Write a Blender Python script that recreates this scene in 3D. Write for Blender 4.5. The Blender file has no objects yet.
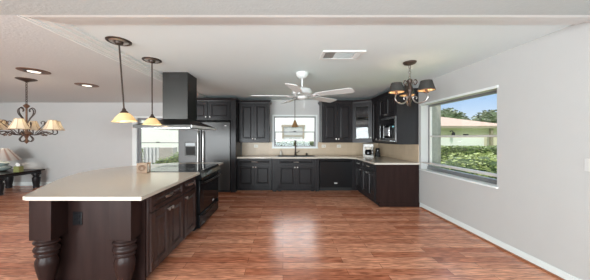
import bpy, bmesh, math, random
from mathutils import Vector, Matrix
random.seed(7)
C = bpy.context.scene.collection
S = bpy.context.scene
PI = math.pi

# ------------------------------------------------------------------ camera
EYE = 1.445
cd = bpy.data.cameras.new('camera'); cam = bpy.data.objects.new('camera', cd); C.objects.link(cam)
cam.location = (0, 0, EYE); cam.rotation_euler = (PI/2, 0, 0)
cd.sensor_width = 36; cd.lens = 36*220/590
cd.shift_x = 12/590; cd.shift_y = -3/590
cd.clip_start = .05; cd.clip_end = 400
S.camera = cam
S.view_settings.view_transform = 'Standard'; S.view_settings.look = 'None'
S.view_settings.gamma = 1; S.view_settings.use_curve_mapping = False
S.view_settings.exposure = 0.2

# ------------------------------------------------------------------ sky, sun, added fill lamps out of view
w = bpy.data.worlds.new('sky'); S.world = w; w.use_nodes = True
nt = w.node_tree; nt.nodes.clear()
out = nt.nodes.new('ShaderNodeOutputWorld'); bg = nt.nodes.new('ShaderNodeBackground')
tc = nt.nodes.new('ShaderNodeTexCoord'); sep = nt.nodes.new('ShaderNodeSeparateXYZ')
nt.links.new(tc.outputs['Generated'], sep.inputs[0])
rmp = nt.nodes.new('ShaderNodeValToRGB'); rmp.color_ramp.interpolation = 'EASE'
rmp.color_ramp.elements[0].position = 0.0; rmp.color_ramp.elements[0].color = (.78, .87, .97, 1)
rmp.color_ramp.elements[1].position = .45; rmp.color_ramp.elements[1].color = (.9, 1.2, 1.7, 1)
e = rmp.color_ramp.elements.new(.16); e.color = (.42, .63, .92, 1)
nt.links.new(sep.outputs['Z'], rmp.inputs[0])
# white haze over the north-west half of the sky
hz = nt.nodes.new('ShaderNodeMapRange'); hz.inputs['From Min'].default_value = .55; hz.inputs['From Max'].default_value = .2
hz.inputs['To Min'].default_value = 0; hz.inputs['To Max'].default_value = 1
nt.links.new(sep.outputs['X'], hz.inputs[0])
hi = nt.nodes.new('ShaderNodeValToRGB'); hi.color_ramp.elements[0].position = .16; hi.color_ramp.elements[0].color = (1.0, 1.02, 1.06, 1)
hi.color_ramp.elements[1].position = .34; hi.color_ramp.elements[1].color = (7.5, 7.6, 7.8, 1)
ny = nt.nodes.new('ShaderNodeMapRange'); ny.inputs['From Min'].default_value = 0; ny.inputs['From Max'].default_value = .35
nt.links.new(sep.outputs['Y'], ny.inputs[0])
zy = nt.nodes.new('ShaderNodeMath'); zy.operation = 'MULTIPLY'; nt.links.new(ny.outputs[0], zy.inputs[0]); nt.links.new(sep.outputs['Z'], zy.inputs[1])
nt.links.new(zy.outputs[0], hi.inputs[0])
mx = nt.nodes.new('ShaderNodeMixRGB')
nt.links.new(hz.outputs[0], mx.inputs[0]); nt.links.new(hi.outputs[0], mx.inputs[2]); nt.links.new(rmp.outputs[0], mx.inputs[1])
nt.links.new(mx.outputs[0], bg.inputs[0]); bg.inputs[1].default_value = 1.0
nt.links.new(bg.outputs[0], out.inputs[0])

def light(name, typ, loc, energy, color=(1, 1, 1), **k):
    l = bpy.data.lights.new(name, typ); l.energy = energy; l.color = color
    for a, b in k.items():
        if a != 'rot': setattr(l, a, b)
    o = bpy.data.objects.new(name, l); C.objects.link(o); o.location = loc
    if 'rot' in k: o.rotation_euler = k['rot']
    return o
light('sun', 'SUN', (0, 0, 10), 2.7, (1, .95, .88), angle=.01, rot=(math.radians(42), 0, math.radians(-18)))
light('rear_fill', 'AREA', (-4.1, -4.7, 1.15), 800, (.90, .97, 1), shape='RECTANGLE', size=6.2, size_y=2.2, rot=(PI/2+.22, 0, -.5))  # added fill lamp behind the camera, standing in for unseen daylight
light('dining_fill', 'AREA', (-8.6, 2.5, 1.25), 12, (.98, .99, 1), shape='RECTANGLE', size=4.5, size_y=2, rot=(PI/2+.2, 0, -PI/2))  # added weak fill lamp out of view by the left wall

light('ceiling_fill', 'AREA', (.3, -1.3, .9), 150, (.80, .93, 1), shape='RECTANGLE', size=3, size_y=1.5, rot=(PI-.6, 0, 0))  # added upward fill lamp behind the camera to brighten the ceiling

# ------------------------------------------------------------------ materials
def setin(b, n, v):
    if n in b.inputs: b.inputs[n].default_value = v
def mat(name, col, rough=.5, metal=0, noise=0, nscale=8, bump=0, bscale=40, spec=None, coat=0, emit=None, estr=0, stretch=None, trans=0):
    m = bpy.data.materials.new(name); m.use_nodes = True; n = m.node_tree; b = n.nodes['Principled BSDF']
    setin(b, 'Base Color', (*col, 1)); setin(b, 'Roughness', rough); setin(b, 'Metallic', metal)
    if spec is not None: setin(b, 'Specular IOR Level', spec)
    if coat: setin(b, 'Coat Weight', coat); setin(b, 'Coat Roughness', .15)
    if emit: setin(b, 'Emission Color', (*emit, 1)); setin(b, 'Emission Strength', estr)
    if trans: setin(b, 'Transmission Weight', trans)
    t = n.nodes.new('ShaderNodeTexCoord'); mp = n.nodes.new('ShaderNodeMapping')
    n.links.new(t.outputs['Object'], mp.inputs[0])
    if stretch: mp.inputs['Scale'].default_value = stretch
    if noise:
        z = n.nodes.new('ShaderNodeTexNoise'); z.inputs['Scale'].default_value = nscale; z.inputs['Detail'].default_value = 5
        n.links.new(mp.outputs[0], z.inputs['Vector'])
        r = n.nodes.new('ShaderNodeMixRGB'); r.blend_type = 'MIX'
        r.inputs[1].default_value = (*[c*(1-noise) for c in col], 1); r.inputs[2].default_value = (*[min(1, c*(1+noise)) for c in col], 1)
        n.links.new(z.outputs['Fac'], r.inputs[0]); n.links.new(r.outputs[0], b.inputs['Base Color'])
    if bump:
        z = n.nodes.new('ShaderNodeTexNoise'); z.inputs['Scale'].default_value = bscale; z.inputs['Detail'].default_value = 3
        n.links.new(mp.outputs[0], z.inputs['Vector'])
        bp = n.nodes.new('ShaderNodeBump'); bp.inputs['Strength'].default_value = bump; bp.inputs['Distance'].default_value = .01
        n.links.new(z.outputs['Fac'], bp.inputs['Height']); n.links.new(bp.outputs[0], b.inputs['Normal'])
    return m
M = {}
M['wall'] = mat('wall_paint', (.49, .49, .478), .6, noise=.02, bump=.08, bscale=60)
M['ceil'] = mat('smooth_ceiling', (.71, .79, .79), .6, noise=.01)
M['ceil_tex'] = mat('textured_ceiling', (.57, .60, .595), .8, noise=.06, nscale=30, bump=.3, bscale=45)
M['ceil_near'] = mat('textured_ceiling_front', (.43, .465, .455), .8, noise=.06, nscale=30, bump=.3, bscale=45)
M['trim'] = mat('white_trim', (.72, .755, .74), .3, noise=.01)
M['espresso'] = mat('espresso_wood', (.020, .018, .019), .28, noise=.35, nscale=5, stretch=(3, 3, .5), spec=.16)
M['espresso_red'] = mat('espresso_wood_end', (.022, .012, .0105), .26, noise=.5, nscale=4, stretch=(3, 3, .4), spec=.10)
M['black'] = mat('black_enamel', (.010, .010, .011), .14, noise=.05, spec=.2)
M['black_glass'] = mat('black_glass', (.008, .008, .009), .05, noise=.02, spec=.4)
M['steel'] = mat('dark_stainless', (.032, .031, .029), .32, metal=.8, noise=.06, nscale=3, stretch=(1, 1, 20))
M['fridge'] = mat('fridge_stainless', (.065, .064, .063), .4, metal=.7, noise=.06, nscale=2, stretch=(1, 1, 12))
M['steel_l'] = mat('bright_stainless', (.62, .62, .62), .25, metal=1, noise=.04)
M['nickel'] = mat('satin_nickel', (.66, .64, .61), .33, metal=1, noise=.04)
M['granite'] = mat('cream_stone', (.55, .50, .425), .12, noise=.05, nscale=60, spec=.5)
M['bronze'] = mat('oil_bronze', (.055, .038, .03), .4, metal=.5, noise=.2, nscale=20)
M['copper'] = mat('aged_copper', (.17, .095, .06), .45, metal=.5, noise=.4, nscale=25)
M['pewter'] = mat('pewter_metal', (.33, .31, .29), .3, metal=.9, noise=.2, nscale=20)
M['fan'] = mat('white_fan', (.62, .64, .63), .35, noise=.01)
M['fan_metal'] = mat('fan_bracket', (.55, .55, .55), .3, metal=.6, noise=.05)
M['dark'] = mat('dark_recess', (.012, .012, .012), .7, noise=.05)
M['plate'] = mat('outlet_plastic', (.72, .68, .60), .4, noise=.02)
M['plate_w'] = mat('white_plastic', (.6, .6, .59), .35, noise=.01)
M['vinyl'] = mat('grey_window_frame', (.20, .20, .205), .4, metal=.3, noise=.05)
M['vinyl_l'] = mat('light_window_rail', (.56, .54, .51), .35, noise=.05)
M['ceramic'] = mat('celadon_ceramic', (.33, .40, .38), .25, noise=.15, nscale=10)
M['tissue'] = mat('tissue_box_green', (.24, .25, .08), .6, noise=.3, nscale=25)
M['paper'] = mat('tissue_paper', (.88, .88, .86), .9, noise=.03)
M['applw'] = mat('ivory_plastic', (.72, .70, .66), .35, noise=.03)
M['wood_holder'] = mat('carved_wood', (.26, .18, .12), .6, noise=.45, nscale=22)
M['carved_trim'] = mat('gold_piping', (.42, .30, .17), .6, noise=.2)
M['stucco'] = mat('stucco', (.26, .245, .215), .9, noise=.25, nscale=14, bump=.4)
M['house'] = mat('yellow_stucco', (.55, .50, .38), .9, noise=.04, nscale=6)
M['white_out'] = mat('white_masonry', (.66, .66, .64), .9, noise=.03)
M['beige_out'] = mat('beige_frame', (.27, .23, .17), .8, noise=.1)
M['greige'] = mat('grey_panel', (.36, .37, .36), .7, noise=.05)
M['roof'] = mat('tan_shingles', (.31, .225, .175), .9, noise=.25, nscale=9, bump=.3, bscale=30)
M['grass'] = mat('lawn', (.20, .32, .09), .9, noise=.4, nscale=3)
M['patio'] = mat('pale_concrete', (.72, .70, .66), .8, noise=.08)
M['leaf'] = mat('hedge_leaf', (.15, .20, .06), .6, noise=.7, nscale=7)
M['leaf_l'] = mat('young_leaf', (.27, .32, .11), .6, noise=.6, nscale=7)
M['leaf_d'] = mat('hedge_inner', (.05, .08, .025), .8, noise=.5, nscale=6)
M['leaf_t'] = mat('tree_leaf', (.12, .145, .08), .7, noise=.6, nscale=1.2)
M['bark'] = mat('bark', (.12, .09, .06), .9, noise=.3)
M['sandf'] = mat('sand_sheet', (.5, .45, .35), .9, noise=.2)
M['rim'] = mat('painted_rim_glint', (.85, .85, .84), .5, metal=.5, noise=.03)  # pale metal that paints the bright reflection along the hood's right rim
M['espresso_lit'] = mat('espresso_wood_window_lit', (.040, .023, .020), .24, noise=.5, nscale=4, stretch=(3, 3, .4), spec=.3)  # same espresso wood, lightened to paint in light from the right window
M['logo'] = mat('badge_silver', (.75, .75, .76), .3, metal=.4, noise=.02)
M['glassjar'] = mat('dark_soap', (.35, .32, .26), .2, noise=.1)

def glow(name, col, strength):
    m = bpy.data.materials.new(name); m.use_nodes = True; n = m.node_tree; n.nodes.clear()
    o = n.nodes.new('ShaderNodeOutputMaterial'); e = n.nodes.new('ShaderNodeEmission')
    e.inputs[0].default_value = (*col, 1); e.inputs[1].default_value = strength; n.links.new(e.outputs[0], o.inputs[0]); return m
M['bulb'] = glow('lit_bulb', (1, .86, .62), 6)
M['downlight'] = glow('lit_lens', (1, .93, .80), 1.8)
M['oven_led'] = glow('clock_display', (.3, .8, .9), .6)

def shade(name, col, trans, dark=None, stripe=None):
    m = bpy.data.materials.new(name); m.use_nodes = True; n = m.node_tree; n.nodes.clear()
    o = n.nodes.new('ShaderNodeOutputMaterial'); d = n.nodes.new('ShaderNodeBsdfDiffuse'); t = n.nodes.new('ShaderNodeBsdfTranslucent')
    g = n.nodes.new('ShaderNodeMixShader'); g.inputs[0].default_value = trans
    tc = n.nodes.new('ShaderNodeTexCoord'); nz = n.nodes.new('ShaderNodeTexNoise'); nz.inputs['Scale'].default_value = 14
    n.links.new(tc.outputs['Object'], nz.inputs['Vector'])
    mixc = n.nodes.new('ShaderNodeMixRGB'); mixc.inputs[1].default_value = (*[c*.86 for c in col], 1); mixc.inputs[2].default_value = (*col, 1)
    n.links.new(nz.outputs['Fac'], mixc.inputs[0]); src = mixc.outputs[0]
    if stripe:
        sx = n.nodes.new('ShaderNodeSeparateXYZ'); n.links.new(tc.outputs['Object'], sx.inputs[0])
        at = n.nodes.new('ShaderNodeMath'); at.operation = 'ARCTAN2'; n.links.new(sx.outputs[0], at.inputs[0]); n.links.new(sx.outputs[1], at.inputs[1])
        ml = n.nodes.new('ShaderNodeMath'); ml.operation = 'MULTIPLY'; ml.inputs[1].default_value = 11; n.links.new(at.outputs[0], ml.inputs[0])
        sn = n.nodes.new('ShaderNodeMath'); sn.operation = 'SINE'; n.links.new(ml.outputs[0], sn.inputs[0])
        m2 = n.nodes.new('ShaderNodeMixRGB'); m2.inputs[2].default_value = (*stripe, 1)
        n.links.new(sn.outputs[0], m2.inputs[0]); n.links.new(src, m2.inputs[1]); src = m2.outputs[0]
    n.links.new(src, d.inputs[0]); n.links.new(src, t.inputs[0])
    n.links.new(d.outputs[0], g.inputs[1]); n.links.new(t.outputs[0], g.inputs[2]); n.links.new(g.outputs[0], o.inputs[0]); return m
M['alabaster'] = shade('amber_glass', (.98, .83, .56), .55)
M['cream_shade'] = shade('cream_fabric', (.92, .84, .70), .5)
M['pleat_shade'] = shade('pleated_fabric', (.80, .76, .72), .35, stripe=(.50, .36, .30))
M['dark_shade'] = mat('charcoal_fabric', (.03, .028, .025), .8, noise=.3, nscale=30)
M['gold_lining'] = mat('gold_lining', (.75, .50, .25), .6, noise=.1)

def pane_mat():
    m = bpy.data.materials.new('window_glass'); m.use_nodes = True; n = m.node_tree; n.nodes.clear()
    o = n.nodes.new('ShaderNodeOutputMaterial'); t = n.nodes.new('ShaderNodeBsdfTransparent'); g = n.nodes.new('ShaderNodeBsdfGlossy')
    g.inputs['Roughness'].default_value = .02; t.inputs[0].default_value = (.96, .97, .97, 1)
    f0 = n.nodes.new('ShaderNodeLayerWeight'); f0.inputs[0].default_value = .5; f1 = n.nodes.new('ShaderNodeMath'); f1.operation = 'POWER'; f1.inputs[1].default_value = 4; n.links.new(f0.outputs['Facing'], f1.inputs[0]); f = n.nodes.new('ShaderNodeMath'); f.operation = 'MULTIPLY_ADD'; f.inputs[1].default_value = .5; f.inputs[2].default_value = .03; n.links.new(f1.outputs[0], f.inputs[0])
    x = n.nodes.new('ShaderNodeMixShader'); n.links.new(f.outputs[0], x.inputs[0]); n.links.new(t.outputs[0], x.inputs[1]); n.links.new(g.outputs[0], x.inputs[2])
    n.links.new(x.outputs[0], o.inputs[0]); return m
M['pane'] = pane_mat()

def floor_mat():
    m = bpy.data.materials.new('hardwood_planks'); m.use_nodes = True; n = m.node_tree; b = n.nodes['Principled BSDF']
    L = n.links.new; N = n.nodes.new
    tc = N('ShaderNodeTexCoord')
    br = N('ShaderNodeTexBrick'); br.offset = .37; br.inputs['Scale'].default_value = 1
    br.inputs['Brick Width'].default_value = 1.1; br.inputs['Row Height'].default_value = .115
    br.inputs['Mortar Size'].default_value = .0022; br.inputs['Mortar Smooth'].default_value = .3
    br.inputs['Color1'].default_value = (.45, .16, .085, 1); br.inputs['Color2'].default_value = (.75, .375, .235, 1)
    br.inputs['Mortar'].default_value = (.10, .038, .02, 1)
    L(tc.outputs['Object'], br.inputs['Vector'])
    mp = N('ShaderNodeMapping'); mp.inputs['Scale'].default_value = (1.5, 13, 1); L(tc.outputs['Object'], mp.inputs[0])
    nz = N('ShaderNodeTexNoise'); nz.inputs['Scale'].default_value = 4.2; nz.inputs['Detail'].default_value = 7; nz.inputs['Distortion'].default_value = .6
    L(mp.outputs[0], nz.inputs['Vector'])
    r = N('ShaderNodeValToRGB'); r.color_ramp.elements[0].position = .32; r.color_ramp.elements[0].color = (.42, .34, .31, 1)
    r.color_ramp.elements[1].position = .7; r.color_ramp.elements[1].color = (1.5, 1.46, 1.43, 1)
    L(nz.outputs['Fac'], r.inputs[0])
    mu = N('ShaderNodeMixRGB'); mu.blend_type = 'MULTIPLY'; mu.inputs[0].default_value = .85
    L(br.outputs['Color'], mu.inputs[1]); L(r.outputs[0], mu.inputs[2])
    L(mu.outputs[0], b.inputs['Base Color'])
    n2 = N('ShaderNodeTexNoise'); n2.inputs['Scale'].default_value = 3; L(mp.outputs[0], n2.inputs['Vector'])
    mr = N('ShaderNodeMapRange'); mr.inputs['To Min'].default_value = .16; mr.inputs['To Max'].default_value = .30
    L(n2.outputs['Fac'], mr.inputs[0]); L(mr.outputs[0], b.inputs['Roughness'])
    bp = N('ShaderNodeBump'); bp.inputs['Strength'].default_value = .25; bp.inputs['Distance'].default_value = .004
    L(nz.outputs['Fac'], bp.inputs['Height']); L(bp.outputs[0], b.inputs['Normal'])
    return m
M['floor'] = floor_mat()

def tile_mat():
    m = bpy.data.materials.new('tan_backsplash_tile'); m.use_nodes = True; n = m.node_tree; b = n.nodes['Principled BSDF']
    L = n.links.new; N = n.nodes.new
    tc = N('ShaderNodeTexCoord'); sp = N('ShaderNodeSeparateXYZ'); L(tc.outputs['Object'], sp.inputs[0])
    ad = N('ShaderNodeMath'); L(sp.outputs[0], ad.inputs[0]); L(sp.outputs[1], ad.inputs[1])
    cb = N('ShaderNodeCombineXYZ'); L(ad.outputs[0], cb.inputs[0]); L(sp.outputs[2], cb.inputs[1])
    br = N('ShaderNodeTexBrick'); br.inputs['Scale'].default_value = 1; br.offset = 0
    br.inputs['Brick Width'].default_value = .13; br.inputs['Row Height'].default_value = .13; br.inputs['Mortar Size'].default_value = .002
    br.inputs['Color1'].default_value = (.50, .385, .265, 1); br.inputs['Color2'].default_value = (.55, .43, .30, 1); br.inputs['Mortar'].default_value = (.46, .36, .26, 1)
    L(cb.outputs[0], br.inputs['Vector']); L(br.outputs['Color'], b.inputs['Base Color']); setin(b, 'Roughness', .35)
    return m
M['tile'] = tile_mat()

# ------------------------------------------------------------------ mesh helpers
def crom(pts, n=6):
    P = [Vector(p) for p in pts]; P = [2*P[0]-P[1]] + P + [2*P[-1]-P[-2]]; out = []
    for i in range(1, len(P)-2):
        for k in range(n):
            t = k/n; a, b, c, d = P[i-1], P[i], P[i+1], P[i+2]
            out.append(.5*((2*b)+(c-a)*t+(2*a-5*b+4*c-d)*t*t+(3*b-a-3*c+d)*t**3))
    out.append(P[-2]); return out
class MB:
    def __init__(s): s.v = []; s.f = []; s.T = Matrix.Identity(4)
    def at(s, T): s.T = T; return s
    def add(s, vs, fs):
        o = len(s.v); s.v += [tuple(s.T @ Vector(p)) for p in vs]; s.f += [tuple(i+o for i in f) for f in fs]; return s
    def box(s, x0, x1, y0, y1, z0, z1):
        return s.add([(x0,y0,z0),(x1,y0,z0),(x1,y1,z0),(x0,y1,z0),(x0,y0,z1),(x1,y0,z1),(x1,y1,z1),(x0,y1,z1)],
                     [(0,3,2,1),(4,5,6,7),(0,1,5,4),(1,2,6,5),(2,3,7,6),(3,0,4,7)])
    def loft(s, rings, c0=True, c1=True, close=False):
        n = len(rings[0]); vs = [p for r in rings for p in r]; fs = []
        R = len(rings)
        for k in range(R if close else R-1):
            a = k*n; b = ((k+1) % R)*n
            for i in range(n): j = (i+1) % n; fs.append((a+i, a+j, b+j, b+i))
        if not close:
            if c0: fs.append(tuple(range(n))[::-1])
            if c1: fs.append(tuple(range((R-1)*n, R*n)))
        return s.add(vs, fs)
    def lathe(s, prof, c=(0,0,0), seg=24, sx=1, sy=1, c0=True, c1=True):
        rings = [[(c[0]+r*sx*math.cos(2*PI*i/seg), c[1]+r*sy*math.sin(2*PI*i/seg), c[2]+z) for i in range(seg)] for r, z in prof]
        return s.loft(rings, c0, c1)
    def shell(s, prof, th, c=(0,0,0), seg=28, flute=0, nf=8):
        # open shade: outer profile then inner profile back down, closed into a thin solid
        pr = list(prof) + [(r-th, z) for r, z in reversed(prof)]
        rings = [[(c[0]+r*(1+flute*math.cos(nf*2*PI*i/seg))*math.cos(2*PI*i/seg), c[1]+r*(1+flute*math.cos(nf*2*PI*i/seg))*math.sin(2*PI*i/seg), c[2]+z) for i in range(seg)] for r, z in pr]
        return s.loft(rings, close=True)
    def tube(s, pts, r, seg=8, smooth=True, n=5):
        P = crom(pts, n) if smooth else [Vector(p) for p in pts]
        rings = []; up = None
        for i, p in enumerate(P):
            t = (P[min(i+1, len(P)-1)]-P[max(i-1, 0)]).normalized()
            if up is None: up = t.orthogonal().normalized()
            up = (up - t*up.dot(t)).normalized(); sd = t.cross(up)
            rr = r(i/(len(P)-1)) if callable(r) else r
            rings.append([tuple(p+up*rr*math.cos(2*PI*k/seg)+sd*rr*math.sin(2*PI*k/seg)) for k in range(seg)])
        return s.loft(rings)
    def prism(s, poly, z0, z1):
        return s.loft([[(x, y, z0) for x, y in poly], [(x, y, z1) for x, y in poly]])
    def build(s, name, m, parent=None, smooth=True, bevel=0, **p):
        me = bpy.data.meshes.new(name); me.from_pydata(s.v, [], s.f)
        b = bmesh.new(); b.from_mesh(me); bmesh.ops.recalc_face_normals(b, faces=b.faces); b.to_mesh(me); b.free()
        me.materials.append(m if not isinstance(m, str) else M[m])
        if smooth:
            for q in me.polygons: q.use_smooth = True
            me.set_sharp_from_angle(angle=math.radians(38))
        o = bpy.data.objects.new(name, me); C.objects.link(o)
        if parent: o.parent = parent
        if bevel:
            d = o.modifiers.new('bevel', 'BEVEL'); d.width = bevel; d.segments = 2; d.limit_method = 'ANGLE'; d.angle_limit = math.radians(40)
        for a, c in p.items(): o[a] = c
        return o
def box(name, m, b, parent=None, bevel=0, **p): return MB().box(*b).build(name, m, parent, bevel=bevel, **p)
def thing(name, label, cat, loc=(0,0,0), rz=0, group=None):
    o = bpy.data.objects.new(name, None); C.objects.link(o); o.empty_display_size = .1
    o.location = loc; o.rotation_euler = (0, 0, rz); o['label'] = label; o['category'] = cat
    if group: o['group'] = group
    return o
def tag(o, label, cat, group=None):
    o['label'] = label; o['category'] = cat
    if group: o['group'] = group
    return o
def copy_tree(o, parent=None):
    c = o.copy(); C.objects.link(c); c.parent = parent
    for ch in o.children: copy_tree(ch, c)
    return c
def st(o): o['kind'] = 'structure'; return o

# ------------------------------------------------------------------ the room
XR, YB, ZK, ZD = 2.84, 6.55, 2.545, 2.472      # right wall, back wall, kitchen and dining ceilings
st(box('floor', 'floor', (-9, 3.06, -4.6, YB+.2, -.06, 0)))
def wall_back():
    b = MB(); y0, y1 = YB, YB+.16
    xs = [-9, -4.47, -3.07, -.27, .98, XR]; zh = ZK+.1
    b.box(-9, -4.47, y0, y1, 0, zh); b.box(-3.07, -.27, y0, y1, 0, zh); b.box(.98, XR+.22, y0, y1, 0, zh)
    b.box(-4.47, -3.07, y0, y1, 0, .55); b.box(-4.47, -3.07, y0, y1, 2.01, zh)
    b.box(-.27, .98, y0, y1, 0, 1.13); b.box(-.27, .98, y0, y1, 2.06, zh)
    return b.build('wall_back', 'wall', smooth=False)
st(wall_back())
WY0, WY1, WZ0, WZ1 = 2.92, 4.53, .775, 2.10
b = MB(); b.box(XR, XR+.22, -4.6, WY0, 0, ZK+.1); b.box(XR, XR+.22, WY1, YB, 0, ZK+.1)
b.box(XR, XR+.22, WY0, WY1, 0, WZ0); b.box(XR, XR+.22, WY0, WY1, WZ1, ZK+.1)
st(b.build('wall_right', 'wall', smooth=False))
st(box('wall_left', 'wall', (-9.15, -9, -4.6, YB+.16, 0, ZK+.1)))
XB = -2.25; YF = 1.852
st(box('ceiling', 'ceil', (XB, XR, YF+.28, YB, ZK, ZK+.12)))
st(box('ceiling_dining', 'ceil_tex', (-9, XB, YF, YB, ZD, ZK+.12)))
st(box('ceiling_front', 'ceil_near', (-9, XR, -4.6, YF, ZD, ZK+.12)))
# crown moulding where the textured front ceiling meets the kitchen ceiling
b = MB(); x0, x1 = XB+.02, XR
prof = [(YF, ZK+.02), (YF, ZD), (YF+.035, ZD), (YF+.037, ZD+.012), (YF+.07, ZD+.014), (YF+.13, ZD+.024), (YF+.20, ZD+.040), (YF+.202, ZD+.050), (YF+.28, ZD+.060), (YF+.29, ZD+.072), (YF+.29, ZK+.02)]
b.loft([[(x0, y, z) for y, z in prof], [(x1, y, z) for y, z in prof]])
st(b.build('trim_1', 'trim', smooth=False))
b = MB(); prof = [(XB-.01, ZK+.01), (XB-.01, ZD), (XB+.015, ZD-.001), (XB+.022, ZD+.008), (XB+.05, ZD+.010), (XB+.055, ZD+.022), (XB+.11, ZD+.030), (XB+.115, ZD+.045), (XB+.16, ZD+.05), (XB+.165, ZK+.01)]
b.loft([[(x, YF+.005, z) for x, z in prof], [(x, YB, z) for x, z in prof]])
st(b.build('trim_2', 'trim', smooth=False))
def base(name, m):
    o = m.build(name, 'trim', smooth=False); return st(o)
base('baseboard_right', MB().box(XR-.018, XR, -4.6, 4.56, 0, .075).box(XR-.012, XR, -4.6, 4.56, .075, .09))
base('baseboard_back', MB().box(-9, -2.8, YB-.018, YB, 0, .09).box(-9, -2.8, YB-.012, YB, .09, .105))
base('baseboard_left', MB().box(-9, -8.982, -4.6, YB-.02, 0, .1))
st(MB().box(XR-.034, XR-.018, -4.6, 4.5, 0, .02).build('trim_3', mat('floor_shoe', (.30, .12, .06), .4, noise=.2)))

# windows
def rect_frame(b, u0, u1, z0, z1, t, d0, d1, axis):
    for (a0, a1, c0, c1) in ((u0, u0+t, z0, z1), (u1-t, u1, z0, z1), (u0+t, u1-t, z0, z0+t), (u0+t, u1-t, z1-t, z1)):
        b.box(a0, a1, d0, d1, c0, c1) if axis == 'x' else b.box(d0, d1, a0, a1, c0, c1)
# window_1: over the sink
w1 = st(thing('window_1', 'x', 'x')); del w1['label']; del w1['category']
b = MB(); rect_frame(b, -.27, .98, 1.13, 2.06, .03, YB+.07, YB+.13, 'x'); b.build('window_frame', 'vinyl', w1)
b = MB(); b.box(-.24, .95, YB+.075, YB+.115, 1.585, 1.61); rect_frame(b, -.24, .95, 1.16, 1.6, .02, YB+.07, YB+.10, 'x'); b.build('sash', 'vinyl', w1)
box('sash_lock', 'dark', (.32, .39, YB+.05, YB+.075, 1.605, 1.625), w1)
box('pane', 'pane', (-.24, .95, YB+.09, YB+.095, 1.16, 2.03), w1)
b = MB(); rect_frame(b, -.315, 1.025, 1.115, 2.105, .045, YB-.012, YB, 'x'); b.build('window_trim', 'trim', w1)
box('window_sill', 'trim', (-.33, 1.04, YB-.04, YB+.07, 1.105, 1.13), w1)
# window_2: right wall
w2 = st(thing('window_2', 'x', 'x')); del w2['label']; del w2['category']
b = MB(); rect_frame(b, WY0, WY1, WZ0, WZ1, .035, XR+.15, XR+.21, 'y'); b.box(XR+.13, XR+.21, WY0, WY1, WZ0, WZ0+.07); b.build('window_frame', 'vinyl', w2)
b = MB(); b.box(XR+.155, XR+.195, WY0+.03, WY1-.03, 1.445, 1.475); b.box(XR+.14, XR+.19, WY0+.03, WY1-.03, .885, .925)
b.box(XR+.15, XR+.19, WY0+.035, WY0+.06, .88, 2.06); b.box(XR+.15, XR+.19, WY1-.06, WY1-.035, .88, 2.06); b.build('sash', 'vinyl_l', w2)
box('guard_rail', 'vinyl_l', (XR+.012, XR+.04, WY0, WY1, .912, .938), w2, bevel=.004)
box('sash_lock', 'dark', (XR+.13, XR+.155, 3.55, 3.63, 1.475, 1.495), w2)
box('pane', 'pane', (XR+.175, XR+.18, WY0+.03, WY1-.03, WZ0+.05, WZ1-.03), w2)
box('window_sill', 'trim', (XR-.03, XR+.13, WY0-.02, WY1+.02, WZ0-.012, WZ0+.012), w2, bevel=.004)
box('window_trim', 'trim', (XR-.012, XR, WY0-.02, WY1+.02, WZ1-.005, WZ1+.03), w2)
# window_3: beyond the island
w3 = st(thing('window_3', 'x', 'x')); del w3['label']; del w3['category']
b = MB(); rect_frame(b, -4.35, -3.07, .55, 2.01, .06, YB+.05, YB+.12, 'x'); b.build('window_frame', 'vinyl', w3)
b = MB(); b.box(-4.29, -3.13, YB+.06, YB+.11, 1.26, 1.285); b.build('sash', 'vinyl', w3)
box('sash_lock', 'dark', (-3.80, -3.70, YB+.04, YB+.06, 1.28, 1.30), w3)
box('pane', 'pane', (-4.29, -3.13, YB+.08, YB+.085, .61, 1.95), w3)
b = MB(); b.box(-4.48, -4.35, YB-.015, YB+.12, .55, 2.06); b.box(-4.35, -3.04, YB-.015, YB, 2.01, 2.06); b.box(-3.07, -3.04, YB-.015, YB, .55, 2.01); b.build('window_trim', 'trim', w3)
box('window_sill', 'trim', (-4.5, -3.04, YB-.05, YB+.05, .53, .55), w3)

# backsplash tile on the two walls
b = MB(); b.box(-1.22, -.33, YB-.012, YB, .91, 1.30); b.box(-.33, 1.04, YB-.012, YB, .91, 1.105); b.box(1.04, XR, YB-.012, YB, .91, 1.30)
b.box(XR-.012, XR, 4.6, YB-.012, .91, 1.30); st(b.build('trim_4', 'tile', smooth=False))

# ------------------------------------------------------------------ cabinet kit (local: x along the face, -y out of the face)
def door_mesh(x0, x1, z0, z1, y, fr=.06, th=.02):
    def R(i, yy): return [(x0+i, yy, z0+i), (x1-i, yy, z0+i), (x1-i, yy, z1-i), (x0+i, yy, z1-i)]
    fr = min(fr, (x1-x0)*.2, (z1-z0)*.28); g = min(.02, fr*.4)
    b = MB(); b.loft([R(0, y), R(0, y-th), R(fr, y-th), R(fr+g*.4, y-th*.3), R(fr+g, y-th*.3), R(fr+2*g, y-th*.8)])
    return b
def cup_pull(parent, x, z, y, w=.14):
    b = MB(); rings = []
    for k in range(9):
        a = PI*k/8; rings.append([(x-w/2*math.cos(a), y-.03*math.sin(a)*math.cos(t*PI/2/4)-.001, z+.012-.022*math.sin(t*PI/2/4)*(.5+.5*math.sin(a))) for t in range(5)] + [(x-w/2*math.cos(a), y, z-.01)])
    b.loft(rings); b.box(x-w*.62, x+w*.62, y-.004, y, z+.004, z+.018)
    return b.build('handle', 'nickel', parent)
def bar_pull(parent, x, z, y, w=.14):
    b = MB(); b.tube([(x-w/2, y, z), (x-w*.42, y-.028, z), (x, y-.034, z), (x+w*.42, y-.028, z), (x+w/2, y, z)], .008)
    return b.build('handle', 'nickel', parent)
def knob(parent, x, z, y):
    T = Matrix.Translation((x, y, z)) @ Matrix.Rotation(PI/2, 4, 'X')
    return MB().at(T).lathe([(.006, 0), (.006, .012), (.019, .02), (.019, .028), (.009, .034)], seg=14).build('knob', 'nickel', parent)
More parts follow.
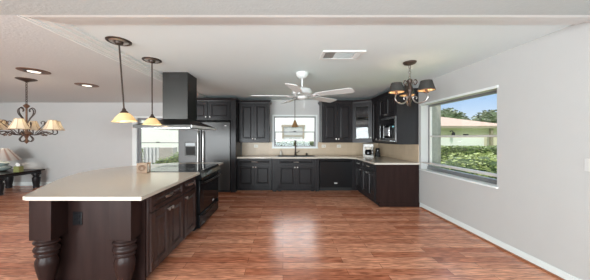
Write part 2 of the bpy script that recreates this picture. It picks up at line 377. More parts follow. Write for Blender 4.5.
def cabinet(name, label, cat, loc, rz, w, d, z0, z1, fronts, m='espresso', toe=0, crown=0, group=None, body=True, crown_sides=(1, 1)):
    t = thing(name, label, cat, loc, rz, group or ('kitchen base cabinets' if z0 == 0 else 'kitchen wall cabinets'))
    if body:
        b = MB(); b.box(0, w, 0, d, z0+toe, z1)
        if toe: b.box(.0, w, .07, d, z0, z0+toe)
        b.build('body', m, t, bevel=.003)
    for (k, x0, x1, a0, a1, hw) in fronts:
        dr = door_mesh(x0, x1, a0, a1, 0, fr=.062 if k == 'door' else .035).build(k, m, t, smooth=False)
        if hw == 'cup': cup_pull(dr, (x0+x1)/2, (a0+a1)/2, -.02)
        elif hw == 'bar': bar_pull(dr, (x0+x1)/2, (a0+a1)/2, -.018)
        elif hw == 'L': knob(dr, x0+.03, a1-.05, -.02)
        elif hw == 'R': knob(dr, x1-.03, a1-.05, -.02)
        elif hw == 'l': knob(dr, x0+.03, a0+.05, -.02)
        elif hw == 'r': knob(dr, x1-.03, a0+.05, -.02)
    if crown:
        l, r = crown_sides
        def R(o, z): return [(-o*l, -o, z), (w+o*r, -o, z), (w+o*r, d, z), (-o*l, d, z)]
        MB().loft([R(.004, z1-.005), R(.012, z1), R(.016, z1+.02), R(.045, z1+crown*.75), R(.05, z1+crown*.8), R(.05, z1+crown)]).build('crown', m, t, smooth=False)
    return t

# back run base cabinets
YC = 5.90
cabinet('base_cabinet', 'dark base cabinet left of the sink with one wide drawer and two doors', 'cabinet', (-1.228, YC, 0), 0, .93, .64, 0, .872,
        [('drawer', .03, .90, .715, .845, 'bar'), ('door', .03, .46, .13, .69, 'R'), ('door', .47, .90, .13, .69, 'L')], toe=.09)
sc = cabinet('sink_cabinet', 'dark cabinet under the sink with fluted side posts and bracket feet', 'cabinet', (-.29, YC-.04, 0), 0, 1.255, .67, 0, .872,
        [('false_drawer', .16, 1.12, .715, .845, 'bar'), ('door', .16, .635, .13, .69, 'R'), ('door', .645, 1.12, .13, .69, 'L')], toe=.09)
for x in (.02, 1.155):
    b = MB(); b.box(x, x+.085, -.015, 0, .09, .87)
    for k in range(3): b.box(x+.014+k*.023, x+.026+k*.023, -.022, -.014, .16, .8)
    b.box(x-.005, x+.09, -.022, 0, .0, .12); b.build('post', 'espresso', sc)
for x in (.16, 1.03):
    MB().prism([(0, 0), (.09, 0), (.07, .05), (.02, .05)], 0, .12).at(Matrix.Identity(4)).build('foot', 'espresso', sc).location = (x, 0, 0)
# dishwasher
dw = thing('dishwasher', 'black dishwasher between the sink cabinet and the corner', 'dishwasher', (.972, YC-.02, 0))
box('body', 'black', (.01, .88, .03, .6, .09, .868), dw)
box('toe_panel', 'dark', (.01, .88, .06, .5, 0, .09), dw)
box('door', 'black', (.01, .88, 0, .03, .1, .80), dw, bevel=.008)
cp = box('control_panel', 'black', (.01, .88, -.006, .03, .806, .866), dw, bevel=.006)
MB().tube([(.08, 0, .80), (.1, -.035, .795), (.44, -.045, .792), (.78, -.035, .795), (.80, 0, .80)], .011).build('handle', 'black', dw)
box('badge', 'logo', (.40, .48, -.003, .001, .20, .225), dw)
# corner filler + right run base cabinets (faces look towards -x)
XRf = 1.94
cabinet('corner_cabinet', 'dark blind corner base cabinet under the coffee maker', 'cabinet', (1.858, YC, 0), 0, XR-.02-1.858, .64, 0, .872, [], toe=.09)
cabinet('base_cabinet', 'narrow dark base cabinet next to the inner corner with slim drawer and door', 'cabinet', (XRf, 5.895, 0), -PI/2, .52, .88, 0, .872,
        [('drawer', .10, .50, .715, .845, 'bar'), ('door', .10, .50, .13, .69, 'R')], toe=.09)
ec = cabinet('base_cabinet', 'dark base cabinet ending the right run with wide drawer and reddish end panel', 'cabinet', (XRf, 5.37, 0), -PI/2, .79, .88, 0, .872,
        [('drawer', .03, .75, .715, .845, 'cup'), ('door', .03, .385, .13, .69, 'R'), ('door', .395, .75, .13, .69, 'L')], toe=.09)
b = MB(); b.box(.79, .81, .0, .88, .09, .872); b.box(.79, .81, .07, .88, 0, .09); b.box(.79, .825, .05, .895, 0, .085)
b.build('end_panel', 'espresso_red', ec, label='reddish brown end panel')

# countertop in an L with the sink opening
b = MB(); z0, z1 = .875, .91
sx0, sx1, sy0, sy1 = -.17, .90, 5.96, 6.36
b.box(-1.228, sx0, 5.835, YB-.012, z0, z1); b.box(sx0, sx1, 5.80, sy0, z0, z1); b.box(sx0, sx1, sy1, YB-.012, z0, z1)
b.box(sx1, 1.70, 5.835, YB-.012, z0, z1)
b.prism([(1.70, 5.835), (1.885, 5.66), (1.885, 4.535), (XR-.012, 4.535), (XR-.012, YB-.012), (1.70, YB-.012)], z0, z1)
tag(b.build('countertop', 'granite', smooth=False), 'cream stone countertop running along back wall and down the right side', 'countertop')
# sink
sk = thing('sink', 'stainless double bowl sink set in the back counter under the window', 'sink', (0, 0, .91))
b = MB()
for (a0, a1) in ((sx0+.03, .35), (.38, sx1-.03)):
    def R(i, z): return [(a0+i, sy0+.03+i, z), (a1-i, sy0+.03+i, z), (a1-i, sy1-.03-i, z), (a0+i, sy1-.03-i, z)]
    b.loft([R(0, .004), R(.02, -.16), R(.028, -.16), R(-.006, .0)], c0=False, c1=False, close=False)
    b.add(R(.02, -.16), [(0, 1, 2, 3)])
b.build('bowl', 'steel', sk)
b = MB(); b.box(sx0-.02, sx1+.02, sy0-.02, sy0+.03, 0, .006); b.box(sx0-.02, sx1+.02, sy1-.03, sy1+.02, 0, .006)
b.box(sx0-.02, sx0+.03, sy0+.03, sy1-.03, 0, .006); b.box(sx1-.03, sx1+.02, sy0+.03, sy1-.03, 0, .006); b.box(.35, .38, sy0+.03, sy1-.03, 0, .006)
b.build('rim', 'steel', sk)
# faucet
fc = thing('faucet', 'dark gooseneck faucet behind the sink', 'faucet', (.36, 6.42, .91))
MB().lathe([(.045, 0), (.045, .012), (.028, .02), (.024, .09), (.018, .1)]).build('base', 'bronze', fc)
MB().tube([(0, 0, .09), (0, 0, .30), (0, -.03, .40), (0, -.10, .44), (0, -.17, .40), (0, -.19, .33)], .017).tube([(0, -.19, .34), (0, -.195, .25)], .023, smooth=False).build('spout', 'bronze', fc)
MB().tube([(.02, 0, .07), (.07, 0, .09), (.12, 0, .14)], .01).build('handle', 'bronze', fc)
sd = thing('soap_dispenser', 'small soap bottle at the left of the sink faucet', 'dispenser', (-.06, 6.43, .91))
MB().lathe([(.03, 0), (.035, .01), (.035, .09), (.015, .11), (.012, .125)]).build('bottle', 'plate', sd)
MB().tube([(0, 0, .12), (0, 0, .16), (0, -.05, .16)], .008, smooth=False).build('pump', 'bronze', sd)
tag(MB().lathe([(.035, 0), (.035, .01), (.028, .02), (.028, .05), (.02, .065), (.001, .07)], (.69, 6.42, .91)).build('air_gap', 'bronze'), 'short dark air gap cap right of the sink faucet', 'air gap')
# coffee maker in the corner
cm = thing('coffee_maker', 'ivory and black coffee maker in the right corner of the counter', 'coffee maker', (2.33, 6.02, .91), -.3)
b = MB(); b.box(-.13, .13, -.13, .15, 0, .045); b.box(-.13, .13, .05, .15, .045, .33); b.box(-.13, .13, -.13, .15, .26, .35); b.build('housing', 'applw', cm, bevel=.012)
MB().lathe([(.06, .046), (.085, .07), (.09, .13), (.07, .19), (.06, .2)], (0, -.04, 0)).build('carafe', 'black_glass', cm)
MB().tube([(.06, -.09, .17), (.12, -.14, .16), (.12, -.14, .1), (.07, -.1, .08)], .009).build('handle', 'dark', cm)
MB().lathe([(.085, .2), (.09, .255), (.05, .2)], (0, -.04, 0)).build('filter_basket', 'plate', cm)
cg = thing('coffee_grinder', 'small black grinder beside the ivory coffee maker', 'grinder', (2.58, 6.0, .91))
MB().lathe([(.07, 0), (.07, .1), (.055, .12), (.055, .14)]).build('base', 'dark', cg)
MB().lathe([(.055, .14), (.06, .2), (.045, .235), (.01, .24)]).build('lid', 'black_glass', cg)

# upper cabinets
UZ0, UZ1, UD = 1.29, 2.385, .45
YU = YB-UD
cabinet('upper_cabinet', 'dark two door wall cabinet left of the sink window', 'cabinet', (-1.225, YU, 0), 0, .84, UD, UZ0, UZ1,
        [('door', .04, .415, UZ0+.05, UZ1-.03, 'r'), ('door', .425, .80, UZ0+.05, UZ1-.03, 'l')], crown=.075, crown_sides=(0, 1))
cabinet('upper_cabinet', 'dark two door wall cabinet right of the sink window', 'cabinet', (1.08, YU, 0), 0, .845, UD, UZ0, UZ1,
        [('door', .03, .42, UZ0+.05, UZ1-.03, 'r'), ('door', .43, .82, UZ0+.05, UZ1-.03, 'l')], crown=.075, crown_sides=(1, 0))
# diagonal corner cabinet with a glass door
cc = thing('corner_cabinet', 'dark corner wall cabinet with a glass door', 'cabinet', (0, 0, 0))
P = [(1.93, YU), (2.37, 5.85), (XR, 5.85), (XR, YB), (1.93, YB)]
b = MB(); b.prism(P, UZ0, UZ0+.03); b.prism(P, UZ1-.03, UZ1)
b.box(1.93, XR, YB-.02, YB-.0, UZ0+.03, UZ1-.03); b.box(XR-.02, XR, 5.85, YB-.02, UZ0+.03, UZ1-.03); b.box(1.93, 1.945, YU+.01, YB-.02, UZ0+.03, UZ1-.03); b.box(2.38, XR-.02, 5.85, 5.865, UZ0+.03, UZ1-.03)
b.build('body', 'espresso', cc)
for z in (1.63, 1.99): MB().prism([(1.95, YU+.05), (2.38, 5.90), (XR-.02, 5.90), (XR-.02, YB-.02), (1.95, YB-.02)], z, z+.018).build('shelf', 'espresso', cc)
v = Vector((2.37-1.93, 5.85-YU, 0)); L = v.length; ang = math.atan2(v.y, v.x)
T = Matrix.Translation((1.93, YU, 0)) @ Matrix.Rotation(ang, 4, 'Z')
b = MB().at(T); f = .085
for q in ((0, f, UZ0+.03, UZ1-.02), (L-f, L, UZ0+.03, UZ1-.02), (f, L-f, UZ0+.03, UZ0+.03+f), (f, L-f, UZ1-.02-f, UZ1-.02)): b.box(q[0], q[1], -.02, .0, q[2], q[3])
for q in ((f, f+.012, UZ0+.115, UZ1-.105), (L-f-.012, L-f, UZ0+.115, UZ1-.105)): b.box(q[0], q[1], -.012, .002, q[2], q[3])
dr = b.build('door', 'espresso', cc)
MB().at(T).box(f, L-f, -.010, -.006, UZ0+.03+f, UZ1-.02-f).build('glass_pane', 'pane', dr)
MB().at(T @ Matrix.Translation((L-.035, -.02, UZ0+.14)) @ Matrix.Rotation(PI/2, 4, 'X')).lathe([(.006, 0), (.006, .012), (.016, .02), (.008, .03)], seg=12).build('knob', 'nickel', dr)
nrm = Vector((v.y, -v.x, 0)).normalized()
def CR(o, z): return [(1.93, YU-o, z), (1.93, YU-o, z), (2.37-o, 5.85, z), (XR, 5.85, z), (XR, YB, z), (1.93, YB, z)]
MB().loft([[(1.93, YU-o, z), (2.37-o, 5.85, z), (XR, 5.85, z), (XR, YB, z), (1.93, YB, z)] for o, z in ((.004, UZ1-.005), (.012, UZ1), (.016, UZ1+.02), (.045, UZ1+.056), (.05, UZ1+.06), (.05, UZ1+.075))]).build('crown', 'espresso', cc, smooth=False)

# right run uppers (face looks to -x at 2.38)
XU = 2.38; UDr = XR-XU
cabinet('upper_cabinet', 'narrow tall dark wall cabinet between the glass corner door and the microwave', 'cabinet', (XU, 5.845, 0), -PI/2, .385, UDr, UZ0, UZ1,
        [('door', .03, .36, UZ0+.05, UZ1-.03, 'r')], crown=.075, crown_sides=(0, 0))
mc = thing('microwave_cabinet', 'dark wall cabinet at the end of the right run with open microwave niche', 'cabinet', (XU, 5.455, 0), -PI/2)
W = .845; UDr = .452; nz0, nz1 = 1.40, 1.86
b = MB(); b.box(0, W, 0, UDr, nz1, UZ1); b.box(0, W, 0, UDr, UZ0, nz0); b.box(0, .05, 0, UDr, nz0, nz1); b.box(W-.05, W, 0, UDr, nz0, nz1); b.box(.05, W-.05, UDr-.02, UDr, nz0, nz1)
b.build('body', 'espresso', mc)
for (x0, x1, hw) in ((.04, .415, 'r'), (.425, .80, 'l')):
    d_ = door_mesh(x0, x1, nz1+.05, UZ1-.03, 0).build('door', 'espresso', mc, smooth=False); knob(d_, (x1-.03 if hw == 'r' else x0+.03), nz1+.09, -.02)
b = MB(); rect_frame(b, .03, W-.03, nz0-.03, nz1+.03, .05, -.012, 0, 'x'); b.build('niche_trim', 'steel_l', mc)
box('tray', 'steel_l', (.0, W-.03, -.12, 0, nz0-.05, nz0-.035), mc)
def R(o, z): return [(0, -o, z), (W+o, -o, z), (W+o, UDr, z), (0, UDr, z)]
MB().loft([R(.004, UZ1-.005), R(.012, UZ1), R(.016, UZ1+.02), R(.045, UZ1+.056), R(.05, UZ1+.06), R(.05, UZ1+.075)]).build('crown', 'espresso', mc, smooth=False)
box('end_panel', 'espresso', (W, W+.012, -.004, UDr, UZ0, UZ1), mc, bevel=.002)
mw = thing('microwave', 'black and grey microwave inside the niche of the right wall cabinet', 'microwave', (XU, 5.455, nz0), -PI/2)
box('body', 'black', (.10, .70, .06, .42, 0.0, .33), mw, bevel=.01)
d_ = box('door', 'black_glass', (.105, .54, .035, .06, .015, .315), mw, bevel=.004)
box('window_mesh', mat('microwave_window', (.20, .20, .21), .2, noise=.1), (.16, .48, .031, .036, .07, .26), d_)
MB().tube([(.52, .035, .05), (.52, .005, .07), (.52, .005, .26), (.52, .035, .28)], .009).build('handle', 'steel_l', d_)
kp = box('keypad', 'steel', (.55, .695, .045, .06, .015, .315), mw); box('display', 'oven_led', (.575, .67, .042, .046, .26, .29), kp)

# tall panel, fridge, cabinet above
tag(MB().box(-1.36, -1.232, 5.72, YB, 0, 2.385).loft([[(-1.36, 5.72-o, z), (-1.232+o, 5.72-o, z), (-1.232+o, 6.04, z), (-1.36, 6.04, z)] for o, z in ((.0, 2.38), (.0, 2.40), (.008, 2.41), (.03, 2.44), (.035, 2.46))]).build('fridge_panel', 'espresso', smooth=False),
    'tall dark wooden panel on the right of the fridge', 'panel')
cabinet('upper_cabinet', 'wide dark two door cabinet above the fridge', 'cabinet', (-2.72, 5.76, 0), 0, 1.355, .775, 1.885, 2.385,
        [('door', .19, .74, 1.92, 2.355, 'r'), ('door', .79, 1.335, 1.92, 2.355, 'l')], crown=.075, crown_sides=(1, 0))
fr = thing('refrigerator', 'stainless side by side refrigerator with ice dispenser in the left door', 'refrigerator', (-2.715, 5.70, 0))
box('body', 'steel', (.0, 1.345, .07, .84, .05, 1.83), fr, bevel=.005)
box('base_grille', 'dark', (.02, 1.325, .04, .1, .012, .06), fr)
ld = box('door', 'fridge', (.0, .595, 0, .065, .07, 1.835), fr, bevel=.012); rd = box('door', 'fridge', (.607, 1.345, 0, .065, .07, 1.835), fr, bevel=.012)
for d_, x in ((ld, .53), (rd, .665)): MB().tube([(x, 0, .62), (x, -.055, .66), (x, -.06, 1.1), (x, -.055, 1.54), (x, 0, 1.58)], .017, seg=10).build('handle', 'nickel', d_)
dp = box('dispenser', 'steel', (.17, .47, -.012, .0, .95, 1.32), ld, bevel=.004)
MB().box(.2, .44, -.016, -.012, .98, 1.19).build('dispenser_recess', 'dark', ld); MB().box(.2, .44, -.018, -.012, 1.22, 1.29).build('dispenser_display', 'black_glass', ld)
box('badge', 'logo', (1.2, 1.25, -.003, .001, 1.73, 1.745), rd)

# ------------------------------------------------------------------ island
XI = -1.33
ib = thing('kitchen_island', 'reddish espresso island end with turned legs at both corners', 'island', (0, 0, 0))
MB().box(-2.26, XI-.02, 2.15, 2.17, 0.0, .872).build('end_panel', 'espresso_red', ib)
MB().box(-2.28, -2.26, 2.17, 4.52, 0, .872).build('back_panel', 'espresso_red', ib)
MB().box(-2.26, XI, 4.345, 4.52, 0, .872).build('far_panel', 'espresso', ib)
LEG = [(.075, 0), (.085, .01), (.085, .05), (.06, .065), (.055, .09), (.062, .12), (.074, .17), (.086, .22), (.094, .27), (.094, .30), (.082, .33), (.078, .345), (.094, .352), (.100, .364), (.092, .374), (.090, .382), (.104, .395), (.108, .41), (.10, .428), (.086, .444), (.086, .452), (.10, .462), (.108, .474), (.104, .486), (.09, .495), (.09, .512)]
for x in (-2.20, -1.475):
    lg = MB().lathe([(r, z) for r, z in LEG], (x, 2.055, 0), seg=32, sy=.8); lg.box(x-.1, x+.1, 1.99, 2.149, .505, .872); lg.build('leg', 'espresso_red', ib, bevel=.002)
tag(MB().box(-2.05, -1.96, 2.144, 2.15, .585, .715).box(-2.03, -1.98, 2.139, 2.146, .60, .645).box(-2.03, -1.98, 2.139, 2.146, .655, .70).build('outlet', 'black', bevel=.002), 'black electrical outlet on the end panel of the island', 'outlet')
cabinet('base_cabinet', 'island cabinet nearest the camera with a wide drawer over two doors', 'cabinet', (XI, 2.17, 0), PI/2, .735, .9, 0, .872,
        [('drawer', .02, .715, .70, .845, 'cup'), ('door', .02, .362, .10, .68, 'R'), ('door', .372, .715, .10, .68, 'L')], m='espresso_lit', toe=.07)
cabinet('base_cabinet', 'narrow island cabinet beside the range with small drawer over one door', 'cabinet', (XI, 2.907, 0), PI/2, .435, .9, 0, .872,
        [('drawer', .02, .415, .70, .845, 'cup'), ('door', .02, .415, .10, .68, 'L')], m='espresso_lit', toe=.07)
poly = [(-1.265, 1.965), (-1.265, 3.352), (-2.22, 3.352), (-2.22, 4.338), (-1.265, 4.338), (-1.265, 4.66), (-1.9, 4.68), (-2.2, 4.62), (-2.55, 4.37), (-2.85, 4.08), (-3.02, 3.82), (-3.08, 3.58), (-3.06, 3.34), (-2.98, 3.08), (-2.87, 2.83), (-2.73, 2.58), (-2.58, 2.34), (-2.44, 2.12), (-2.35, 1.985), (-2.30, 1.965)]
tag(MB().prism(poly, .875, .91).build('island_countertop', 'granite', smooth=False, bevel=.004), 'cream stone island countertop with a rounded bar overhang', 'countertop')
# range (local x along the face, -y out; rotated to look to +x)
rg = thing('range', 'black slide in range with glass cooktop built into the island', 'range', (-1.28, 3.36, 0), PI/2)
box('body', 'black', (.005, .965, .03, .92, .04, .885), rg)
box('toe_panel', 'dark', (.02, .95, .08, .3, 0, .04), rg)
ct = box('cooktop', 'black_glass', (.0, .97, .04, .932, .886, .918), rg, bevel=.004)
for x, y, r in ((.26, .3, .10), (.72, .3, .075), (.26, .68, .075), (.72, .68, .10)):
    MB().shell([(r, 0), (r, .0008)], .004, (x, y, .9181), seg=32).build('burner_ring', 'steel', ct)
b = MB(); prof = [(.06, .79), (-.03, .79), (-.045, .82), (-.015, .90), (.0, .918), (.06, .918)]
b.loft([[(0, y, z) for y, z in prof], [(.97, y, z) for y, z in prof]]); cpn = b.build('control_panel', 'black', rg)
MB().at(Matrix.Translation((0, -.0335, .855)) @ Matrix.Rotation(math.radians(-20.5), 4, 'X')).box(.2, .77, -.003, .001, -.022, .022).build('touch_strip', 'black_glass', cpn)
dd = box('oven_door', 'black', (.005, .965, -.01, .03, .27, .775), rg, bevel=.008)
box('oven_window', 'black_glass', (.14, .83, -.013, -.009, .36, .64), dd)
MB().tube([(.06, -.01, .735), (.08, -.06, .735), (.485, -.075, .73), (.89, -.06, .735), (.91, -.01, .735)], .014, seg=10).build('handle', 'steel', dd)
box('badge', 'logo', (.60, .68, -.013, -.0095, .295, .325), dd)
dd = box('drawer', 'black', (.005, .965, -.01, .03, .045, .25), rg, bevel=.008)
MB().tube([(.1, -.01, .225), (.13, -.035, .222), (.84, -.035, .222), (.87, -.01, .225)], .010).build('handle', 'black', dd)
# carved box
nh = thing('napkin_holder', 'carved wooden napkin holder on the island beside the cooktop', 'napkin holder', (-2.08, 3.285, .91), .1)
b = MB(); b.box(-.075, .075, -.05, -.036, 0, .15); b.box(-.075, .075, .036, .05, 0, .15); b.box(-.075, .075, -.036, .036, 0, .014); b.build('frame', 'wood_holder', nh, bevel=.004)
b = MB().tube([(.05*math.cos(q*PI/6)*(1-.03*q), -.052, .075+.045*math.sin(q*PI/6)*(1-.03*q)) for q in range(20)], .006)
b.build('carving', 'copper', nh)
box('napkins', 'paper', (-.065, .065, -.03, .03, .015, .125), nh)

# ------------------------------------------------------------------ hood
hd = thing('range_hood', 'stainless chimney range hood hanging over the island', 'range hood', (-1.83, 3.93, 0))
b = MB(); b.box(-.212, .212, -.20, .20, 1.72, ZK); ch = b.build('chimney', 'steel', hd, smooth=False, bevel=.002)
MB().box(-.10, .06, -.203, -.2, 2.455, 2.495).build('vent_grille', 'dark', ch)
b = MB(); b.loft([[(sx*x, sy*y, z) for sx, sy in ((-1, -1), (1, -1), (1, 1), (-1, 1))] for x, y, z in ((.44, .61, 1.585), (.44, .61, 1.63), (.432, .60, 1.633), (.225, .215, 1.74), (.214, .203, 1.75))])
b.build('canopy', 'steel', hd, smooth=False)
MB().box(-.38, .38, -.5, .5, 1.58, 1.585).build('filter', 'steel_l', hd)
MB().box(.438, .452, -.605, .605, 1.588, 1.628).build('rim_glint', 'rim', hd)  # added strip carrying the painted reflection on the right side

# ------------------------------------------------------------------ pendants over the island
def canopy_disc(b, r, z=0):
    return b.lathe([(r, z), (r, z-.006), (r*.9, z-.012), (r*.80, z-.006), (r*.7, z-.006)], seg=32)
def island_pendant(name, label, x, y, tilt):
    t = thing(name, label, 'pendant lamp', (x, y, ZK), 0, 'pendant lamps over the island')
    MB().lathe([(.125, 0), (.125, -.008), (.112, -.015), (.10, -.008), (.001, -.008)], seg=32).build('canopy', 'bronze', t)
    MB().lathe([(.095, -.009), (.085, -.016), (.06, -.016), (.055, -.009)], seg=32).build('trim_ring', 'nickel', t)
    MB().lathe([(.045, -.009), (.04, -.035), (.012, -.05)], seg=20).build('cap', 'bronze', t)
    R = Matrix.Rotation(tilt, 4, 'Y')
    L = .80
    MB().at(R).tube([(0, 0, -.02), (0, 0, -L)], .0085, smooth=False).build('stem', 'bronze', t)
    MB().at(R).lathe([(.008, -L+.03), (.018, -L+.02), (.022, -L), (.038, -L-.015), (.042, -L-.03), (.036, -L-.032)], seg=20).build('fitter', 'bronze', t)
    sh = MB().at(R).shell([(.034, -L-.025), (.06, -L-.045), (.095, -L-.085), (.112, -L-.112), (.127, -L-.125)], .004, seg=32).build('lamp_shade', 'alabaster', t)
    MB().at(R).lathe([(.001, -L-.035), (.018, -L-.05), (.024, -L-.07), (.015, -L-.09), (.001, -L-.095)], seg=14).build('bulb', 'bulb', t)
    l = light('pendant_light', 'POINT', R @ Vector((0, 0, -L-.105)), 5, (1, .78, .52), shadow_soft_size=.02); l.parent = t
    return t
island_pendant('pendant_lamp', 'amber glass pendant nearest the camera, its rod slightly tilted', -1.88, 2.52, -.075)
island_pendant('pendant_lamp', 'amber glass pendant nearer the range hood, hanging straight', -1.87, 3.14, -.004)

# sink pendant
t = thing('pendant_lamp', 'small bronze cone pendant hanging before the sink window', 'pendant lamp', (.34, 6.28, ZK))
MB().lathe([(.09, 0), (.09, -.012), (.07, -.03), (.02, -.04)], seg=24).build('canopy', 'bronze', t)
MB().tube([(0, 0, -.03), (0, 0, -.64)], .009, smooth=False).build('stem', 'bronze', t)
MB().shell([(.02, -.62), (.035, -.66), (.07, -.74), (.115, -.815)], .004, seg=8).build('lamp_shade', mat('mica_shade', (.28, .15, .06), .5, noise=.4, nscale=12), t, smooth=False)
MB().lathe([(.001, -.68), (.018, -.70), (.02, -.74), (.001, -.76)], seg=12).build('bulb', 'bulb', t)

# ------------------------------------------------------------------ recessed lights in the dining ceiling
def downlight(label, x, y):
    t = thing('recessed_light', label, 'recessed light', (x, y, ZD), 0, 'recessed lights in the dining ceiling')
    MB().shell([(.185, 0), (.185, -.006), (.165, -.012)], .05, seg=36).build('trim_ring', 'copper', t)
    MB().lathe([(.125, -.001), (.12, -.012), (.08, -.016), (.075, -.004)], seg=30).build('eyeball', 'bronze', t)
    MB().lathe([(.078, -.012), (.07, -.018), (.001, -.021)], seg=24).build('lens', 'downlight', t)
    l = light('recessed_glow', 'SPOT', (0, 0, -.05), 18, (1, .88, .7), spot_size=2.0, spot_blend=.8, shadow_soft_size=.06); l.parent = t
downlight('round bronze recessed light nearest the camera in dining ceiling', -3.87, 3.42)
downlight('round bronze recessed light farther back in the dining ceiling', -3.87, 4.345)

# ceiling vent
vt = thing('ceiling_vent', 'white rectangular air vent in the kitchen ceiling', 'vent', (.785, 2.95, ZK))
b = MB(); 
for q in ((-.275, .275, -.15, -.115), (-.275, .275, .115, .15), (-.275, -.235, -.115, .115), (.235, .275, -.115, .115)): b.box(*q, -.012, 0)
b.build('frame', 'trim', vt)
MB().box(-.235, .235, -.115, .115, -.002, 0).build('duct_opening', 'greige', vt)
for k in range(9):
    T = Matrix.Translation((0, -.10+.025*k, -.007)) @ Matrix.Rotation(.6, 4, 'X')
    MB().at(T).box(-.10, .15, -.011, .011, -.001, .001).build('slat', 'trim', vt)
for k in range(4): MB().at(Matrix.Translation((-.21+.028*k, 0, -.007)) @ Matrix.Rotation(-.7, 4, 'Y')).box(-.012, .012, -.11, .11, -.001, .001).build('slat', 'greige', vt)
for k in range(3): MB().at(Matrix.Translation((.17+.025*k, 0, -.007)) @ Matrix.Rotation(.7, 4, 'Y')).box(-.012, .012, -.11, .11, -.001, .001).build('slat', 'trim', vt)

# ------------------------------------------------------------------ ceiling fan
fn = thing('ceiling_fan', 'white five blade ceiling fan in the middle of the kitchen', 'ceiling fan', (.33, 3.78, ZK))
MB().lathe([(.11, 0), (.11, -.015), (.10, -.05), (.07, -.085), (.03, -.10)], seg=28).build('canopy', 'fan', fn)
MB().tube([(0, 0, -.09), (0, 0, -.26)], .016, smooth=False).build('downrod', 'fan', fn)
MB().lathe([(.03, -.24), (.05, -.25), (.09, -.265), (.15, -.285), (.17, -.32), (.165, -.365), (.12, -.39), (.07, -.40)], seg=32).build('motor', 'fan', fn)
MB().lathe([(.07, -.395), (.085, -.41), (.085, -.435), (.05, -.455), (.001, -.465)], seg=24).build('switch_cap', 'fan', fn)
for k, a in enumerate((39, 111, 183, 255, 327)):
    Rz = Matrix.Rotation(math.radians(a), 4, 'Z')
    bk = MB().at(Rz @ Matrix.Translation((0, 0, -.395)))
    for s in (-1, 1): bk.tube([(.10, .0, .0), (.16, s*.03, -.012), (.21, s*.05, -.015), (.26, s*.04, -.01), (.30, s*.0, -.008)], .009)
    bk.box(.10, .32, -.012, .012, -.016, -.006); br = bk.build('blade_bracket', 'fan_metal', fn)
    T = Rz @ Matrix.Translation((0, 0, -.395)) @ Matrix.Rotation(math.radians(-11), 4, 'X')
    pts = [(.24, -.055), (.30, -.07), (.55, -.085), (.82, -.095), (.86, -.08), (.87, -.05), (.87, .05), (.86, .08), (.82, .095), (.55, .085), (.30, .07), (.24, .055)]
    MB().at(T).prism(pts, -.004, .004).build('blade', 'fan', fn, smooth=False)
MB().tube([(.03, -.03, -.45), (.03, -.03, -.62)], .002, seg=6, smooth=False).lathe([(.001, -.62), (.008, -.63), (.001, -.65)], (.03, -.03, 0), seg=8).build('pull_chain', 'nickel', fn)

# ------------------------------------------------------------------ chandeliers
def chain(z0, z1, link=.035, r=.004, wd=.011):
    b = MB(); z = z0; k = 0
    while z > z1:
        T = Matrix.Translation((0, 0, z-link/2)) @ Matrix.Rotation(PI/2*(k % 2), 4, 'Z'); b.at(T)
        pts = [(wd*math.cos(a*PI/4), 0, link*.62*math.sin(a*PI/4)) for a in range(9)]
        b.tube(pts, r, seg=6, smooth=False); z -= link*.95; k += 1
    b.at(Matrix.Identity(4)); return b
# kitchen chandelier
kc = thing('chandelier', 'three arm bronze chandelier with dark shades near the right window', 'chandelier', (1.86, 3.23, ZK))
MB().lathe([(.09, 0), (.09, -.01), (.075, -.03), (.03, -.045), (.012, -.05)], seg=28).build('canopy', 'bronze', kc)
chain(-.05, -.25, link=.042, r=.0055, wd=.015).build('chain', 'pewter', kc)
MB().lathe([(.006, -.24), (.02, -.25), (.04, -.27), (.035, -.30), (.022, -.32), (.03, -.36), (.05, -.40), (.05, -.43), (.03, -.46), (.022, -.50), (.03, -.54), (.035, -.56), (.02, -.59), (.012, -.61), (.018, -.63), (.001, -.65)], seg=20).build('column', 'bronze', kc)
b = MB()
for a in range(3):
    b.at(Matrix.Rotation(math.radians(129+120*a-60), 4, 'Z')).tube([(.03, 0, -.33), (.07, 0, -.27), (.10, 0, -.31), (.07, 0, -.35), (.055, 0, -.31)], .006)
b.build('scroll', 'bronze', kc)
for a in (-51, 69, 189):
    Rz = Matrix.Rotation(math.radians(a), 4, 'Z')
    am = MB().at(Rz).tube([(.03, 0, -.50), (.06, 0, -.58), (.12, 0, -.615), (.19, 0, -.60), (.235, 0, -.55), (.225, 0, -.50), (.215, 0, -.475)], .009, n=6)
    am.tube([(.07, 0, -.58), (.045, 0, -.545), (.06, 0, -.51), (.095, 0, -.525), (.09, 0, -.555)], .006)
    arm = am.build('arm', 'pewter', kc)
    x = .215
    MB().at(Rz).lathe([(.03, -.485), (.034, -.475), (.02, -.465), (.016, -.46), (.016, -.40)], (x, 0, 0), seg=16).build('candle_cup', 'copper', arm)
    MB().at(Rz).lathe([(.001, -.41), (.014, -.395), (.018, -.365), (.008, -.33), (.001, -.32)], (x, 0, 0), seg=12).build('bulb', 'bulb', arm)
    sh = MB().at(Rz).shell([(.108, -.452), (.106, -.442), (.092, -.39), (.072, -.322), (.070, -.315)], .004, (x, 0, 0), seg=28).build('lamp_shade', 'dark_shade', arm)
    MB().at(Rz).shell([(.102, -.450), (.087, -.39), (.066, -.322)], .002, (x, 0, 0), seg=28).build('shade_lining', 'gold_lining', sh)
    MB().at(Rz).shell([(.111, -.454), (.109, -.442)], .004, (x, 0, 0), seg=28).build('shade_band', 'copper', sh)
    l = light('chandelier_light', 'POINT', Rz @ Vector((x, 0, -.385)), 3.2, (1, .75, .48), shadow_soft_size=.02); l.parent = kc
